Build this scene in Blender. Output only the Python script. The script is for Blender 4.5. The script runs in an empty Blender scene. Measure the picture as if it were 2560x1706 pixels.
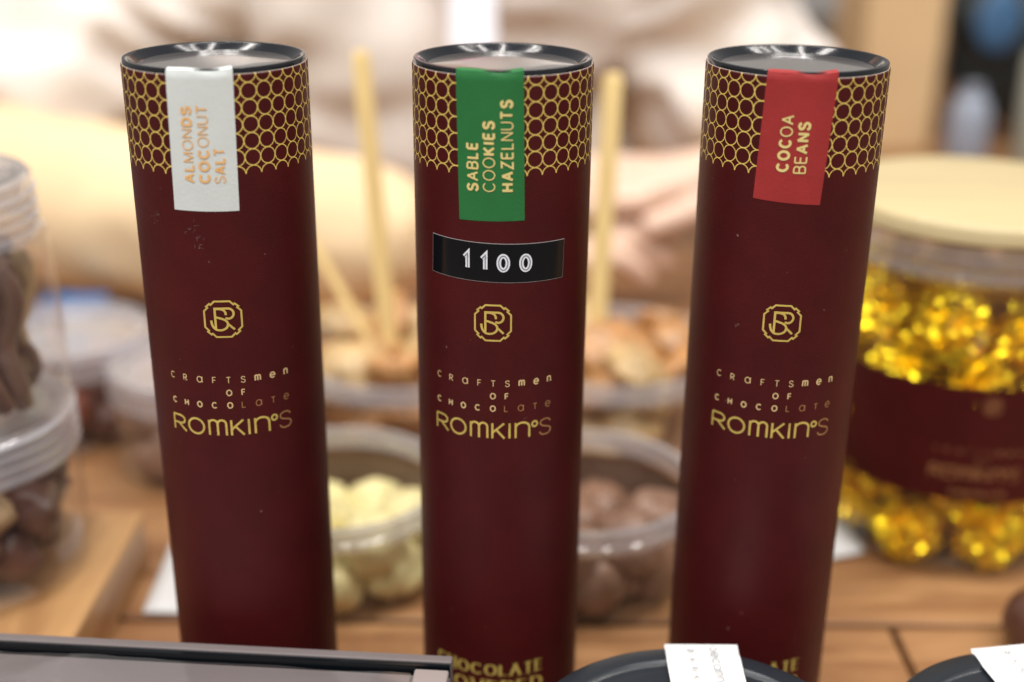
import bpy, bmesh, math, random
from mathutils import Vector, Matrix, noise
random.seed(7)
PI = math.pi
C = bpy.context.scene.collection
S = bpy.context.scene

# ------------------------------------------------------------------ camera, world, lights, exposure
PITCH, ROLL, FPX = 0.3776, 0.00908, 3171.6 / 2560
H = 0.27                                   # height of the cardboard tubes, metres
cam = bpy.data.cameras.new('camera'); co = bpy.data.objects.new('camera', cam); C.objects.link(co)
fw = Vector((0, math.cos(PITCH), -math.sin(PITCH))); up = Vector((0, math.sin(PITCH), math.cos(PITCH))); ri = Vector((1, 0, 0))
cx = ri * math.cos(ROLL) + up * math.sin(ROLL); cy = up * math.cos(ROLL) - ri * math.sin(ROLL)
M = Matrix.Identity(4)
for i in range(3):
    M[i][0] = cx[i]; M[i][1] = cy[i]; M[i][2] = -fw[i]
M[2][3] = H + 0.0685
co.matrix_world = M
cam.sensor_width = 36; cam.lens = 36 * FPX; cam.clip_start = 0.02; cam.clip_end = 50
cam.dof.use_dof = True; cam.dof.focus_distance = 0.418; cam.dof.aperture_fstop = 3.3
S.camera = co
w = bpy.data.worlds.new('World'); S.world = w; w.use_nodes = True
bg = w.node_tree.nodes['Background']; bg.inputs[0].default_value = (1.0, 0.93, 0.87, 1); bg.inputs[1].default_value = 0.24
S.view_settings.view_transform = 'Standard'; S.view_settings.look = 'None'
S.view_settings.exposure = 0.50; S.view_settings.gamma = 1; S.view_settings.use_curve_mapping = False

def area(name, loc, aim, sx, sy, power, col=(1, .95, .88)):
    l = bpy.data.lights.new(name, 'AREA'); l.shape = 'RECTANGLE'; l.size = sx; l.size_y = sy; l.energy = power; l.color = col
    o = bpy.data.objects.new(name, l); C.objects.link(o); o.location = loc
    o.rotation_euler = (Vector(aim) - Vector(loc)).to_track_quat('-Z', 'Y').to_euler()
    return o
for i in range(9):
    area('tube_light', (-1.5 + .5 * i, .35 + .25 * (i % 3), 2.6), (-.3 + .12 * i, .9, 0), .035, 1.2, 6.2, (1, .95, .9))
for i, (x, y, p) in enumerate([(-1.75, -.8, 7), (-1.35, -.6, 7), (-.95, -1.0, 8), (-.55, -.7, 8), (-.42, -1.2, 5), (-.12, -.9, 9), (.0, -1.1, 5), (.45, -.8, 6), (.85, -1.1, 6), (1.3, -.7, 5)]):
    area('tube_light', (x, y, 2.2 + .1 * (i % 3)), (x * .3, .45, .2), 0.035, 0.9, p * .86, (.97, .97, .96))

# ------------------------------------------------------------------ materials
def lin(r, g, b):
    f = lambda c: (c / 255 / 12.92) if c <= 10 else ((c / 255 + .055) / 1.055) ** 2.4
    return (f(r), f(g), f(b), 1)
def mat(name, col, rough=.5, metal=0, spec=.5, var=0.0, vscale=20, bump=0, bscale=200, coat=0, sss=0, stretch=None, col2=None):
    m = bpy.data.materials.new(name); m.use_nodes = True; nt = m.node_tree; b = nt.nodes['Principled BSDF']
    b.inputs['Base Color'].default_value = col; b.inputs['Roughness'].default_value = rough; b.inputs['Metallic'].default_value = metal
    b.inputs['Specular IOR Level'].default_value = spec; b.inputs['Coat Weight'].default_value = coat; b.inputs['Coat Roughness'].default_value = .08
    if sss:
        b.inputs['Subsurface Weight'].default_value = sss; b.inputs['Subsurface Radius'].default_value = (.01, .004, .002); b.inputs['Subsurface Scale'].default_value = .5
    tc = nt.nodes.new('ShaderNodeTexCoord'); mp = nt.nodes.new('ShaderNodeMapping'); nt.links.new(tc.outputs['Object'], mp.inputs[0])
    if stretch: mp.inputs['Scale'].default_value = stretch
    if var or col2:
        n = nt.nodes.new('ShaderNodeTexNoise'); n.inputs['Scale'].default_value = vscale; n.inputs['Detail'].default_value = 6
        nt.links.new(mp.outputs[0], n.inputs['Vector'])
        r = nt.nodes.new('ShaderNodeValToRGB'); r.color_ramp.elements[0].position = .3; r.color_ramp.elements[1].position = .7
        a = col2 if col2 else tuple(c * (1 - var) for c in col[:3]) + (1,)
        r.color_ramp.elements[0].color = a; r.color_ramp.elements[1].color = col
        nt.links.new(n.outputs[0], r.inputs[0]); nt.links.new(r.outputs[0], b.inputs['Base Color'])
    if bump:
        n2 = nt.nodes.new('ShaderNodeTexNoise'); n2.inputs['Scale'].default_value = bscale; n2.inputs['Detail'].default_value = 5
        nt.links.new(mp.outputs[0], n2.inputs['Vector'])
        bp = nt.nodes.new('ShaderNodeBump'); bp.inputs['Strength'].default_value = bump; bp.inputs['Distance'].default_value = .001
        nt.links.new(n2.outputs[0], bp.inputs['Height']); nt.links.new(bp.outputs[0], b.inputs['Normal'])
    return m
def clear(name, tint=(1, 1, 1, 1), refl=1.0, haze=.05, hazecol=(.8, .8, .85, 1), rough=.05):
    """thin clear glass or plastic: see-through, mirror-like towards grazing angles, a little milky"""
    m = bpy.data.materials.new(name); m.use_nodes = True; nt = m.node_tree; nt.nodes.clear()
    o = nt.nodes.new('ShaderNodeOutputMaterial'); t = nt.nodes.new('ShaderNodeBsdfTransparent'); t.inputs[0].default_value = tint
    g = nt.nodes.new('ShaderNodeBsdfGlossy'); g.inputs['Roughness'].default_value = rough
    f = nt.nodes.new('ShaderNodeFresnel'); ge = nt.nodes.new('ShaderNodeNewGeometry')     # a thin wall reflects the same from both sides
    ma = nt.nodes.new('ShaderNodeMapRange'); ma.inputs['To Min'].default_value = 1.5; ma.inputs['To Max'].default_value = 1 / 1.5
    nt.links.new(ge.outputs['Backfacing'], ma.inputs[0]); nt.links.new(ma.outputs[0], f.inputs[0])
    mu = nt.nodes.new('ShaderNodeMath'); mu.operation = 'MULTIPLY'; mu.inputs[1].default_value = refl; mu.use_clamp = True
    d = nt.nodes.new('ShaderNodeBsdfDiffuse'); d.inputs[0].default_value = hazecol
    tl = nt.nodes.new('ShaderNodeBsdfTranslucent'); tl.inputs[0].default_value = hazecol
    dm = nt.nodes.new('ShaderNodeMixShader'); nt.links.new(d.outputs[0], dm.inputs[1]); nt.links.new(tl.outputs[0], dm.inputs[2])
    m1 = nt.nodes.new('ShaderNodeMixShader'); m1.inputs[0].default_value = haze
    nt.links.new(t.outputs[0], m1.inputs[1]); nt.links.new(dm.outputs[0], m1.inputs[2])
    m2 = nt.nodes.new('ShaderNodeMixShader'); nt.links.new(f.outputs[0], mu.inputs[0]); nt.links.new(mu.outputs[0], m2.inputs[0])
    nt.links.new(m1.outputs[0], m2.inputs[1]); nt.links.new(g.outputs[0], m2.inputs[2]); nt.links.new(m2.outputs[0], o.inputs[0])
    return m

MAROON = (.070, .0046, .0052, 1); GOLD = (.80, .60, .15, 1)
def maroon_paper(name, pattern):
    m = mat(name, MAROON, .5, spec=.24, var=.26, vscale=48, bump=.22, bscale=2300, coat=.03)
    nt = m.node_tree; b = nt.nodes['Principled BSDF']; b.inputs['Coat Roughness'].default_value = .3
    # fine specks and scuffs worn into the print
    tc = nt.nodes.new('ShaderNodeTexCoord')
    n = nt.nodes.new('ShaderNodeTexNoise'); n.inputs['Scale'].default_value = 420; n.inputs['Detail'].default_value = 2
    oi = nt.nodes.new('ShaderNodeObjectInfo'); sc_ = nt.nodes.new('ShaderNodeVectorMath'); sc_.operation = 'SCALE'
    sc_.inputs[0].default_value = (3.1, 1.7, 2.3); nt.links.new(oi.outputs['Random'], sc_.inputs['Scale'])
    ad = nt.nodes.new('ShaderNodeVectorMath'); nt.links.new(tc.outputs['Object'], ad.inputs[0]); nt.links.new(sc_.outputs[0], ad.inputs[1])
    nt.links.new(ad.outputs[0], n.inputs['Vector'])
    rp = nt.nodes.new('ShaderNodeValToRGB'); rp.color_ramp.elements[0].position = .755; rp.color_ramp.elements[1].position = .80
    rp.color_ramp.elements[1].color = (.55, .55, .55, 1)
    nt.links.new(n.outputs[0], rp.inputs[0])
    src = b.inputs['Base Color'].links[0].from_socket
    mx = nt.nodes.new('ShaderNodeMix'); mx.data_type = 'RGBA'; nt.links.new(rp.outputs[0], mx.inputs[0]); nt.links.new(src, mx.inputs[6])
    mx.inputs[7].default_value = (.35, .22, .18, 1); nt.links.new(mx.outputs[2], b.inputs['Base Color'])
    if not pattern: return m
    def math_(op, *a, clamp=False):
        q = nt.nodes.new('ShaderNodeMath'); q.operation = op; q.use_clamp = clamp
        for i, v in enumerate(a):
            if isinstance(v, (int, float)): q.inputs[i].default_value = v
            else: nt.links.new(v, q.inputs[i])
        return q.outputs[0]
    sp = nt.nodes.new('ShaderNodeSeparateXYZ'); nt.links.new(tc.outputs['Object'], sp.inputs[0])
    ang = math_('ARCTAN2', sp.outputs[0], math_('MULTIPLY', sp.outputs[1], -1.0))
    N = 36; p = 2 * PI * .03 / N
    u = math_('ADD', math_('MULTIPLY', ang, N / (2 * PI)), 100 - .07)        # integer = between two circles
    v = math_('DIVIDE', math_('SUBTRACT', H, sp.outputs[2]), p)              # 0 at the top edge
    fu = math_('SUBTRACT', math_('FRACT', u), .5)
    fv = math_('SUBTRACT', math_('FRACT', math_('ADD', v, .5)), .5)
    d = math_('SQRT', math_('ADD', math_('MULTIPLY', fu, fu), math_('MULTIPLY', fv, fv)))
    ringm = math_('LESS_THAN', math_('ABSOLUTE', math_('SUBTRACT', d, .493)), .0275)
    ringm = math_('MULTIPLY', ringm, math_('LESS_THAN', v, 5.94))
    tip = math_('MULTIPLY', math_('LESS_THAN', math_('SUBTRACT', .5, math_('ABSOLUTE', fu)), .04), math_('MULTIPLY', math_('GREATER_THAN', v, 5.9), math_('LESS_THAN', v, 5.99)))
    ringm = math_('MAXIMUM', ringm, tip)
    mx2 = nt.nodes.new('ShaderNodeMix'); mx2.data_type = 'RGBA'; nt.links.new(ringm, mx2.inputs[0]); nt.links.new(mx.outputs[2], mx2.inputs[6])
    mx2.inputs[7].default_value = GOLD; nt.links.new(mx2.outputs[2], b.inputs['Base Color'])
    return m

m_tube = maroon_paper('maroon_tube_paper', True)
m_band = maroon_paper('maroon_label_paper', False)
m_board = mat('white_card_edge', (.55, .48, .42, 1), .7, var=.15, vscale=300)
m_gold = mat('gold_print', GOLD, .42, metal=.3, spec=.5, var=.22, vscale=250)
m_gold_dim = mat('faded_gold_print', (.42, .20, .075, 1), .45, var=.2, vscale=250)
m_gold_pale = mat('pale_gold_print', (.74, .52, .25, 1), .5, var=.1, vscale=250)
m_yellow = mat('yellow_print', (.78, .62, .24, 1), .5, var=.06, vscale=250)
m_peach = mat('peach_print', (.85, .47, .17, 1), .55, var=.08, vscale=250)
m_lid = mat('black_lid_plastic', (.008, .010, .014, 1), .13, spec=.6, bump=.03, bscale=500)
m_lid_panel = mat('brushed_lid_panel', (.13, .118, .112, 1), .33, spec=1.0, coat=1.0, bump=.05, bscale=140, stretch=(1, 6, 1))
m_white_lab = mat('white_seal_paper', (.66, .70, .68, 1), .55, var=.05, vscale=120, bump=.1, bscale=900)
m_green_lab = mat('green_seal_paper', (.018, .165, .042, 1), .4, var=.12, vscale=90, bump=.1, bscale=900)
m_red_lab = mat('red_seal_paper', (.36, .028, .028, 1), .4, var=.15, vscale=90, bump=.1, bscale=900)
m_tape_and_shade = mat('black_tape_and_gap_shade', (.004, .006, .008, 1), .12, spec=.35)  # price tape, also the painted shade in the gift box gap
m_tape_edge = mat('tape_edge', (.45, .42, .42, 1), .5)
m_digit = mat('embossed_white', (.78, .79, .84, 1), .4)
m_digit_in = mat('embossed_groove', (.16, .18, .24, 1), .4)
m_plastic = clear('clear_tub_plastic', (.985, .98, .97, 1), .9, .03)
m_rim = clear('tub_rim_plastic', (.9, .9, .92, 1), 2.4, .34, (.90, .88, .90, 1), .06)
m_jarlid = clear('clear_screw_lid', (.93, .93, .96, 1), 2.0, .38, (.88, .87, .9, 1), .08)
m_glass = clear('jar_glass', (.985, .985, .98, 1), 1.1, .015)
m_bamboo = mat('bamboo_lid_wood', (.60, .48, .26, 1), .5, var=.14, vscale=9, stretch=(1, 9, 9), coat=.2)
m_foil = mat('gold_foil', (1.0, .71, .025, 1), .24, metal=1, bump=.45, bscale=260)
m_whitechoc = mat('white_chocolate', (.86, .76, .38, 1), .35, var=.15, vscale=60, sss=.2)
m_milkchoc = mat('milk_chocolate', (.30, .165, .105, 1), .35, var=.3, vscale=60)
m_darkchoc = mat('dark_chocolate', (.13, .052, .034, 1), .35, var=.4, vscale=60, bump=.5, bscale=150)
m_stick = mat('chocolate_stick', (.17, .085, .058, 1), .4, var=.5, vscale=80, bump=.6, bscale=150)
m_paleroot = mat('sugared_peel', (.50, .33, .17, 1), .45, var=.5, vscale=60, bump=.5, bscale=200)
m_orange = mat('candied_orange', (.60, .30, .11, 1), .35, var=.5, vscale=50, sss=.2, bump=.4, bscale=200, coat=.15)
m_orange2 = mat('pale_candied_orange', (.66, .44, .20, 1), .35, var=.5, vscale=50, sss=.2, bump=.4, bscale=200, coat=.2)
m_skewer = mat('pale_birch_wood', (.82, .60, .26, 1), .5, var=.12, vscale=30, stretch=(6, 6, 1))
m_brownlab = mat('brown_tub_label', (.13, .065, .035, 1), .6, var=.2)
m_scuff = mat('scuffed_paper', (.22, .13, .12, 1), .7)
m_paper = mat('white_paper', (.74, .74, .73, 1), .6, var=.04, vscale=50)
m_blue = mat('blue_card', (.006, .12, .33, 1), .5, var=.1)
m_taupe = mat('taupe_box_paper', (.155, .130, .128, 1), .5, var=.06, vscale=40)
m_ink = mat('grey_ink', (.22, .21, .24, 1), .6)
m_black2 = mat('satin_black_lid', (.016, .020, .026, 1), .3, spec=.5, bump=.05, bscale=500)
m_cream = mat('cream_cloth', (.80, .725, .66, 1), .85, var=.10, vscale=9, bump=.3, bscale=300)
m_tan = mat('tan_knit', (.84, .63, .38, 1), .85, var=.12, vscale=14, bump=.4, bscale=400)
m_skin = mat('skin', (.78, .55, .42, 1), .45, var=.18, vscale=22, sss=.25)
m_hair = mat('brown_hair', (.06, .035, .02, 1), .5)
m_badge = mat('badge_card', (.86, .86, .92, 1), .25)
m_magenta = mat('magenta_print', (.55, .02, .28, 1), .3)
m_carton = mat('cardboard', (.48, .30, .18, 1), .8, var=.25, vscale=7)
m_carton2 = mat('light_cardboard', (.72, .50, .27, 1), .8, var=.2, vscale=7)
m_bag = mat('black_nylon', (.012, .018, .020, 1), .5, bump=.3, bscale=300)
m_bag_highlight = mat('painted_blue_highlight', (.045, .12, .24, 1), .45)  # colour of the blue reflection painted onto the black bag
m_bottle = mat('pale_bottle', (.30, .34, .42, 1), .35, var=.1)
m_greenish = mat('grey_green_tin', (.36, .38, .32, 1), .5, var=.1)

def wood(name, a, b_, sc, rough=.42):
    m = bpy.data.materials.new(name); m.use_nodes = True; nt = m.node_tree; b = nt.nodes['Principled BSDF']
    tc = nt.nodes.new('ShaderNodeTexCoord'); mp = nt.nodes.new('ShaderNodeMapping'); mp.inputs['Scale'].default_value = sc
    nt.links.new(tc.outputs['Object'], mp.inputs[0])
    n = nt.nodes.new('ShaderNodeTexNoise'); n.inputs['Scale'].default_value = 7; n.inputs['Detail'].default_value = 8; n.inputs['Distortion'].default_value = .8
    nt.links.new(mp.outputs[0], n.inputs['Vector'])
    r = nt.nodes.new('ShaderNodeValToRGB'); r.color_ramp.elements[0].position = .32; r.color_ramp.elements[1].position = .68
    r.color_ramp.elements[0].color = a; r.color_ramp.elements[1].color = b_
    e = r.color_ramp.elements.new(.5); e.color = tuple((x + y) / 2 * .92 for x, y in zip(a[:3], b_[:3])) + (1,)
    nt.links.new(n.outputs[0], r.inputs[0]); nt.links.new(r.outputs[0], b.inputs['Base Color']); b.inputs['Roughness'].default_value = rough
    bp = nt.nodes.new('ShaderNodeBump'); bp.inputs['Strength'].default_value = .25; bp.inputs['Distance'].default_value = .001
    nt.links.new(n.outputs[0], bp.inputs['Height']); nt.links.new(bp.outputs[0], b.inputs['Normal'])
    return m
m_table = wood('table_wood', (.23, .10, .040, 1), (.47, .25, .11, 1), (1.2, 9, 9))
m_tray = wood('acacia_wood', (.30, .14, .055, 1), (.52, .29, .12, 1), (6, 1.2, 6))

# ------------------------------------------------------------------ mesh helpers
class MB:
    def __init__(s): s.v = []; s.f = []; s.mi = []
    def add(s, vs, fs, mi=0):
        n = len(s.v); s.v += [tuple(v) for v in vs]; s.f += [[n + i for i in f] for f in fs]; s.mi += [mi] * len(fs)
    def box(s, x0, x1, y0, y1, z0, z1, mi=0):
        s.add([(x, y, z) for z in (z0, z1) for y in (y0, y1) for x in (x0, x1)],
              [[0, 2, 3, 1], [4, 5, 7, 6], [0, 1, 5, 4], [2, 6, 7, 3], [0, 4, 6, 2], [1, 3, 7, 5]], mi)
    def lathe(s, prof, n=64, cx=0, cy=0, mi=0, cap=False):
        vs = []; fs = []
        for r, z in prof:
            for k in range(n):
                a = 2 * PI * k / n; vs.append((cx + r * math.cos(a), cy + r * math.sin(a), z))
        for j in range(len(prof) - 1):
            for k in range(n):
                a, b = j * n + k, j * n + (k + 1) % n
                fs.append([a, b, b + n, a + n])
        if cap: fs.append(list(range(len(vs) - n, len(vs))))
        s.add(vs, fs, mi)
    def tube(s, pts, rad, n=8, mi=0):
        pts = [Vector(p) for p in pts]; vs = []; fs = []
        for i, p in enumerate(pts):
            t = (pts[min(i + 1, len(pts) - 1)] - pts[max(i - 1, 0)]).normalized()
            a = t.orthogonal().normalized() if i == 0 else (a - t * a.dot(t)).normalized()
            b = t.cross(a); r = rad[i] if isinstance(rad, (list, tuple)) else rad
            for k in range(n):
                q = 2 * PI * k / n; vs.append(p + a * r * math.cos(q) + b * r * math.sin(q))
        for j in range(len(pts) - 1):
            for k in range(n):
                u, v = j * n + k, j * n + (k + 1) % n; fs.append([u, v, v + n, u + n])
        fs.append(list(range(n))[::-1]); fs.append(list(range(len(vs) - n, len(vs))))
        s.add(vs, fs, mi)
    def build(s, name, m, parent=None, smooth=True, bevel=0, loc=None):
        me = bpy.data.meshes.new(name); me.from_pydata(s.v, [], s.f)
        for x in (m if isinstance(m, (list, tuple)) else [m]): me.materials.append(x)
        for p, i in zip(me.polygons, s.mi): p.material_index = i; p.use_smooth = smooth
        o = bpy.data.objects.new(name, me); C.objects.link(o)
        if bevel:
            bv = o.modifiers.new('bevel', 'BEVEL'); bv.width = bevel; bv.segments = 3; bv.limit_method = 'ANGLE'
        if smooth:
            try: me.set_sharp_from_angle(angle=math.radians(40))
            except Exception: pass
        if parent: o.parent = parent
        if loc is not None: o.location = loc
        me.update(); return o
def tag(o, label=None, cat=None, group=None, kind=None):
    if label: o['label'] = label
    if cat: o['category'] = cat
    if group: o['group'] = group
    if kind: o['kind'] = kind
    return o
def empty(name, loc, rz=0):
    o = bpy.data.objects.new(name, None); C.objects.link(o); o.location = loc; o.rotation_euler = (0, 0, rz); o.empty_display_size = .02
    return o

# ------------------------------------------------------------------ stroke lettering
def arc(cx, cy, rx, ry, a0, a1, n=12):
    return [(cx + rx * math.cos(math.radians(a0 + (a1 - a0) * i / n)), cy + ry * math.sin(math.radians(a0 + (a1 - a0) * i / n))) for i in range(n + 1)]
def crv(pts, n=6):
    out = []
    P = [pts[0]] + list(pts) + [pts[-1]]
    for i in range(1, len(P) - 2):
        p0, p1, p2, p3 = P[i - 1:i + 3]
        for k in range(n):
            t = k / n
            out.append(tuple(.5 * (2 * p1[c] + (p2[c] - p0[c]) * t + (2 * p0[c] - 5 * p1[c] + 4 * p2[c] - p3[c]) * t * t + (3 * p1[c] - p0[c] - 3 * p2[c] + p3[c]) * t ** 3) for c in (0, 1)))
    out.append(pts[-1]); return out
SC = crv([(.60, .80), (.50, .95), (.31, 1.0), (.10, .92), (.04, .76), (.12, .61), (.33, .52), (.55, .42), (.62, .25), (.52, .06), (.31, 0), (.10, .05), (0, .22)])
G = {   # glyph: width, strokes in a unit-height box
    'A': (.74, [[(0, 0), (.37, 1)], [(.74, 0), (.37, 1)], [(.12, .34), (.62, .34)]]),
    'B': (.60, [[(0, 0), (0, 1)], [(0, 1)] + arc(.34, .765, .23, .235, 90, -90) + [(0, .53)], [(0, .53)] + arc(.35, .265, .25, .265, 90, -90) + [(0, 0)]]),
    'C': (.74, [arc(.40, .5, .40, .5, 42, 318, 20)]),
    'D': (.66, [[(0, 0), (0, 1)], [(0, 1)] + arc(.26, .5, .40, .5, 90, -90, 16) + [(0, 0)]]),
    'E': (.54, [[(0, 0), (0, 1)], [(0, 1), (.53, 1)], [(0, .53), (.48, .53)], [(0, 0), (.54, 0)]]),
    'F': (.50, [[(0, 0), (0, 1)], [(0, 1), (.50, 1)], [(0, .52), (.44, .52)]]),
    'H': (.64, [[(0, 0), (0, 1)], [(.64, 0), (.64, 1)], [(0, .52), (.64, .52)]]),
    'I': (.02, [[(.01, 0), (.01, 1)]]),
    'K': (.62, [[(0, 0), (0, 1)], [(.60, 1), (0, .38)], [(.20, .58), (.62, 0)]]),
    'L': (.48, [[(0, 1), (0, 0), (.48, 0)]]),
    'M': (.74, [[(0, 0), (0, 1)], [(.74, 0), (.74, 1)], [(0, 1), (.37, .05), (.74, 1)]]),
    'N': (.64, [[(0, 0), (0, 1)], [(.64, 0), (.64, 1)], [(0, 1), (.64, 0)]]),
    'O': (.82, [arc(.41, .5, .41, .5, 0, 360, 28)]),
    'R': (.64, [[(0, 0), (0, 1)], [(0, 1)] + arc(.34, .74, .25, .26, 90, -90) + [(0, .48)], [(.26, .48), (.64, 0)]]),
    'S': (.62, [SC]),
    'T': (.64, [[(.32, 0), (.32, 1)], [(0, 1), (.64, 1)]]),
    'U': (.62, [[(0, 1), (0, .32)] + arc(.31, .31, .31, .31, 180, 360) + [(.62, 1)]]),
    'V': (.74, [[(0, 1), (.37, 0)], [(.74, 1), (.37, 0)]]),
    'Z': (.60, [[(.02, 1), (.58, 1), (0, 0), (.60, 0)]]),
    'a': (.86, [arc(.42, .5, .42, .5, 0, 360, 24), [(.86, 1), (.86, 0)]]),
    'e': (.84, [[(.02, .5), (.82, .5)] + arc(.42, .5, .42, .5, 0, 318, 20)]),
    'm': (.92, [[(0, 0), (0, 1)], [(0, .72)] + arc(.23, .74, .23, .26, 180, 0) + [(.46, 0)], [(.46, .72)] + arc(.69, .74, .23, .26, 180, 0) + [(.92, 0)]]),
    'n': (.66, [[(0, 0), (0, 1)], [(0, .66)] + arc(.33, .67, .33, .33, 180, 0) + [(.66, 0)]]),
    'q': (.70, [arc(.35, .5, .35, .5, 0, 360, 20)]),
    '1': (.36, [[(.30, 0), (.30, 1), (.02, .74)]]),
    '0': (.66, [arc(.33, .5, .33, .5, 0, 360, 24)]),
}
class Ink:
    """ribbons that follow a surface; put(x, y, lift) turns flat millimetres into a point on it"""
    def __init__(s, put): s.put = put; s.mb = MB(); s.k = 0
    def stroke(s, pts, wd, mi=0, wfun=None):
        P = [pts[0]]
        for q in pts[1:]:
            d = math.hypot(q[0] - P[-1][0], q[1] - P[-1][1])
            if d < 1e-6: continue
            n = max(1, int(d / .7)); p0 = P[-1]
            for i in range(1, n + 1): P.append((p0[0] + (q[0] - p0[0]) * i / n, p0[1] + (q[1] - p0[1]) * i / n))
        if len(P) < 2: return
        closed = math.hypot(P[0][0] - P[-1][0], P[0][1] - P[-1][1]) < 1e-4
        vs = []; s.k += 1; lift = .00006 + .000006 * (s.k % 6)
        for i, p in enumerate(P):
            a = P[i - 1] if i else (P[-2] if closed else None); b = P[i + 1] if i < len(P) - 1 else (P[1] if closed else None)
            def nrm(u, v):
                l = math.hypot(v[0] - u[0], v[1] - u[1]); return (-(v[1] - u[1]) / l, (v[0] - u[0]) / l)
            n1 = nrm(a, p) if a else None; n2 = nrm(p, b) if b else None
            if n1 and n2:
                mx, my = n1[0] + n2[0], n1[1] + n2[1]; l = math.hypot(mx, my) or 1; mx /= l; my /= l
                c = max(.35, mx * n1[0] + my * n1[1]); mx /= c; my /= c
            else: mx, my = n1 or n2
            ww = wd * (wfun(mx, my) if wfun else 1)
            vs.append(s.put(p[0] + mx * ww / 2, p[1] + my * ww / 2, lift)); vs.append(s.put(p[0] - mx * ww / 2, p[1] - my * ww / 2, lift))
        s.mb.add(vs, [[2 * i, 2 * i + 1, 2 * i + 3, 2 * i + 2] for i in range(len(P) - 1)], mi)
    def glyph(s, ch, cx, y0, h, wd, mi=0, width=None, wfun=None, serif=False):
        gw, st = G[ch]; sx = h - wd if width is None else (width - wd) / max(gw, .05)
        sy = h - wd
        for pl in st:
            s.stroke([(cx + (x - gw / 2) * sx, y0 + wd / 2 + y * sy) for x, y in pl], wd, mi, wfun)
            if serif and len(pl) == 2 and abs(pl[0][0] - pl[1][0]) < .4 and abs(pl[0][1] - pl[1][1]) > .9:
                for x, y in pl:
                    X = cx + (x - gw / 2) * sx; Y = y0 + y * h * .94 + h * .03
                    s.stroke([(X - wd * .95, Y), (X + wd * .95, Y)], wd * .35, mi)
def fit_word(ink, word, weights, a, b, y0, h, mi=0, gap=.2, wfun=None, serif=False):
    """letters spread from a to b along the baseline; weights = stroke width of every letter"""
    nat = [G[c][0] * (h - w_) + w_ for c, w_ in zip(word, weights)]
    tot = sum(nat) + gap * h * (len(word) - 1); k = (b - a) / tot; x = a
    for c, w_, n in zip(word, weights, nat):
        ink.glyph(c, x + n * k / 2, y0, h, w_, mi, width=n * k, wfun=wfun, serif=serif); x += (n + gap * h) * k

def cyl(R, phi=0):
    def put(x, y, lift):            # x, y in mm: arc length and height above the table; phi in degrees
        a = x / (R * 1000) - math.radians(phi); r = R + lift
        return (r * math.sin(a), -r * math.cos(a), y / 1000)
    return put

def emblem_strokes(ink, X, Y, k=1.0, wf=.62, wm=.75):
    q = [(2.5, 6.25), (3.7, 5.05), (4.1, 5.4), (5.25, 4.4), (4.85, 4.0), (6.05, 2.8)]
    fr = [(-x, y) for x, y in reversed(q)] + [] ; pts = q + [(x, -y) for x, y in reversed(q)] + [(-x, -y) for x, y in q] + [(-x, y) for x, y in reversed(q)]
    pts.append(pts[0]); f = lambda L: [(X + x * k, Y + y * k) for x, y in L]
    ink.stroke(f(pts), wf * k)
    ink.stroke(f([(-2.5, 4.1), (-2.5, -3.6)]), wm * k)
    ink.stroke(f([(-2.2, 3.75)] + arc(1.75, 1.95, 1.8, 1.8, 90, -90, 14) + [(.85, .42)]), wm * k)
    ink.stroke(f(crv([(-2.2, 3.6), (-.9, 3.6), (.3, 3.2), (.9, 2.4), (1.02, 1.45)])), wm * k)
    ink.stroke(f(crv([(-2.3, .75), (-.9, .35), (.2, -.05), (1.1, -.7), (1.5, -1.7), (1.1, -2.9), (0, -3.65), (-1.2, -3.85), (-2.4, -3.6), (-3.3, -2.7), (-3.75, -1.5), (-3.85, -.4)])), wm * k)
    ink.stroke(f([(1.6, -1.75), (3.6, -3.7)]), wm * k)

def slogan(ink, X, Z, k=1.0, m0=0, m1=1):
    """X = emblem centre, Z = height of the emblem centre (mm)"""
    th, md, bd = .27 * k, .31 * k, .48 * k
    for c, x, w_ in zip('CRaFTSmen', [-20.6, -15.2, -9.7, -4.6, .2, 5.0, 9.9, 15.1, 20.1], [th, md, md, th, th, th, bd, bd, bd]):
        ink.glyph(c, X + x * k, Z + (-21.85 - 1.2) * k, 2.4 * k, w_, m0 if c in 'men' else m0)
    for c, x in zip('OF', [.1, 4.8]): ink.glyph(c, X + x * k, Z + (-26.5 - 1.2) * k, 2.4 * k, .40 * k, m0)
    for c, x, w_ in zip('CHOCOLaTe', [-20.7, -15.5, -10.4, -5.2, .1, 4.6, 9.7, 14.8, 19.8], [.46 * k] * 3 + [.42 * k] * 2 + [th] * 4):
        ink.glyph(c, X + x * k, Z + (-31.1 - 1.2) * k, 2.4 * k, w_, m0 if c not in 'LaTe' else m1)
def brand(ink, X, Z, k=1.0, m0=0, m1=1):
    z = Z - 42.7 * k; h = 6.4 * k; wd = .74 * k
    for c, a, b in (('R', -22.4, -16.3), ('O', -15.8, -9.2), ('m', -8.0, -1.4), ('K', -.4, 4.5), ('I', 5.4, 6.3), ('n', 7.6, 13.2)):
        ink.glyph(c, X + (a + b) / 2 * k, z, h, wd, m0, width=(b - a) * k)
    ink.glyph('O', X + 14.8 * k, z + 3.7 * k, 2.6 * k, .68 * k, m0, width=2.6 * k)
    ink.glyph('S', X + 18.9 * k, z, h, .5 * k, m1, width=4.9 * k)

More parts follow.
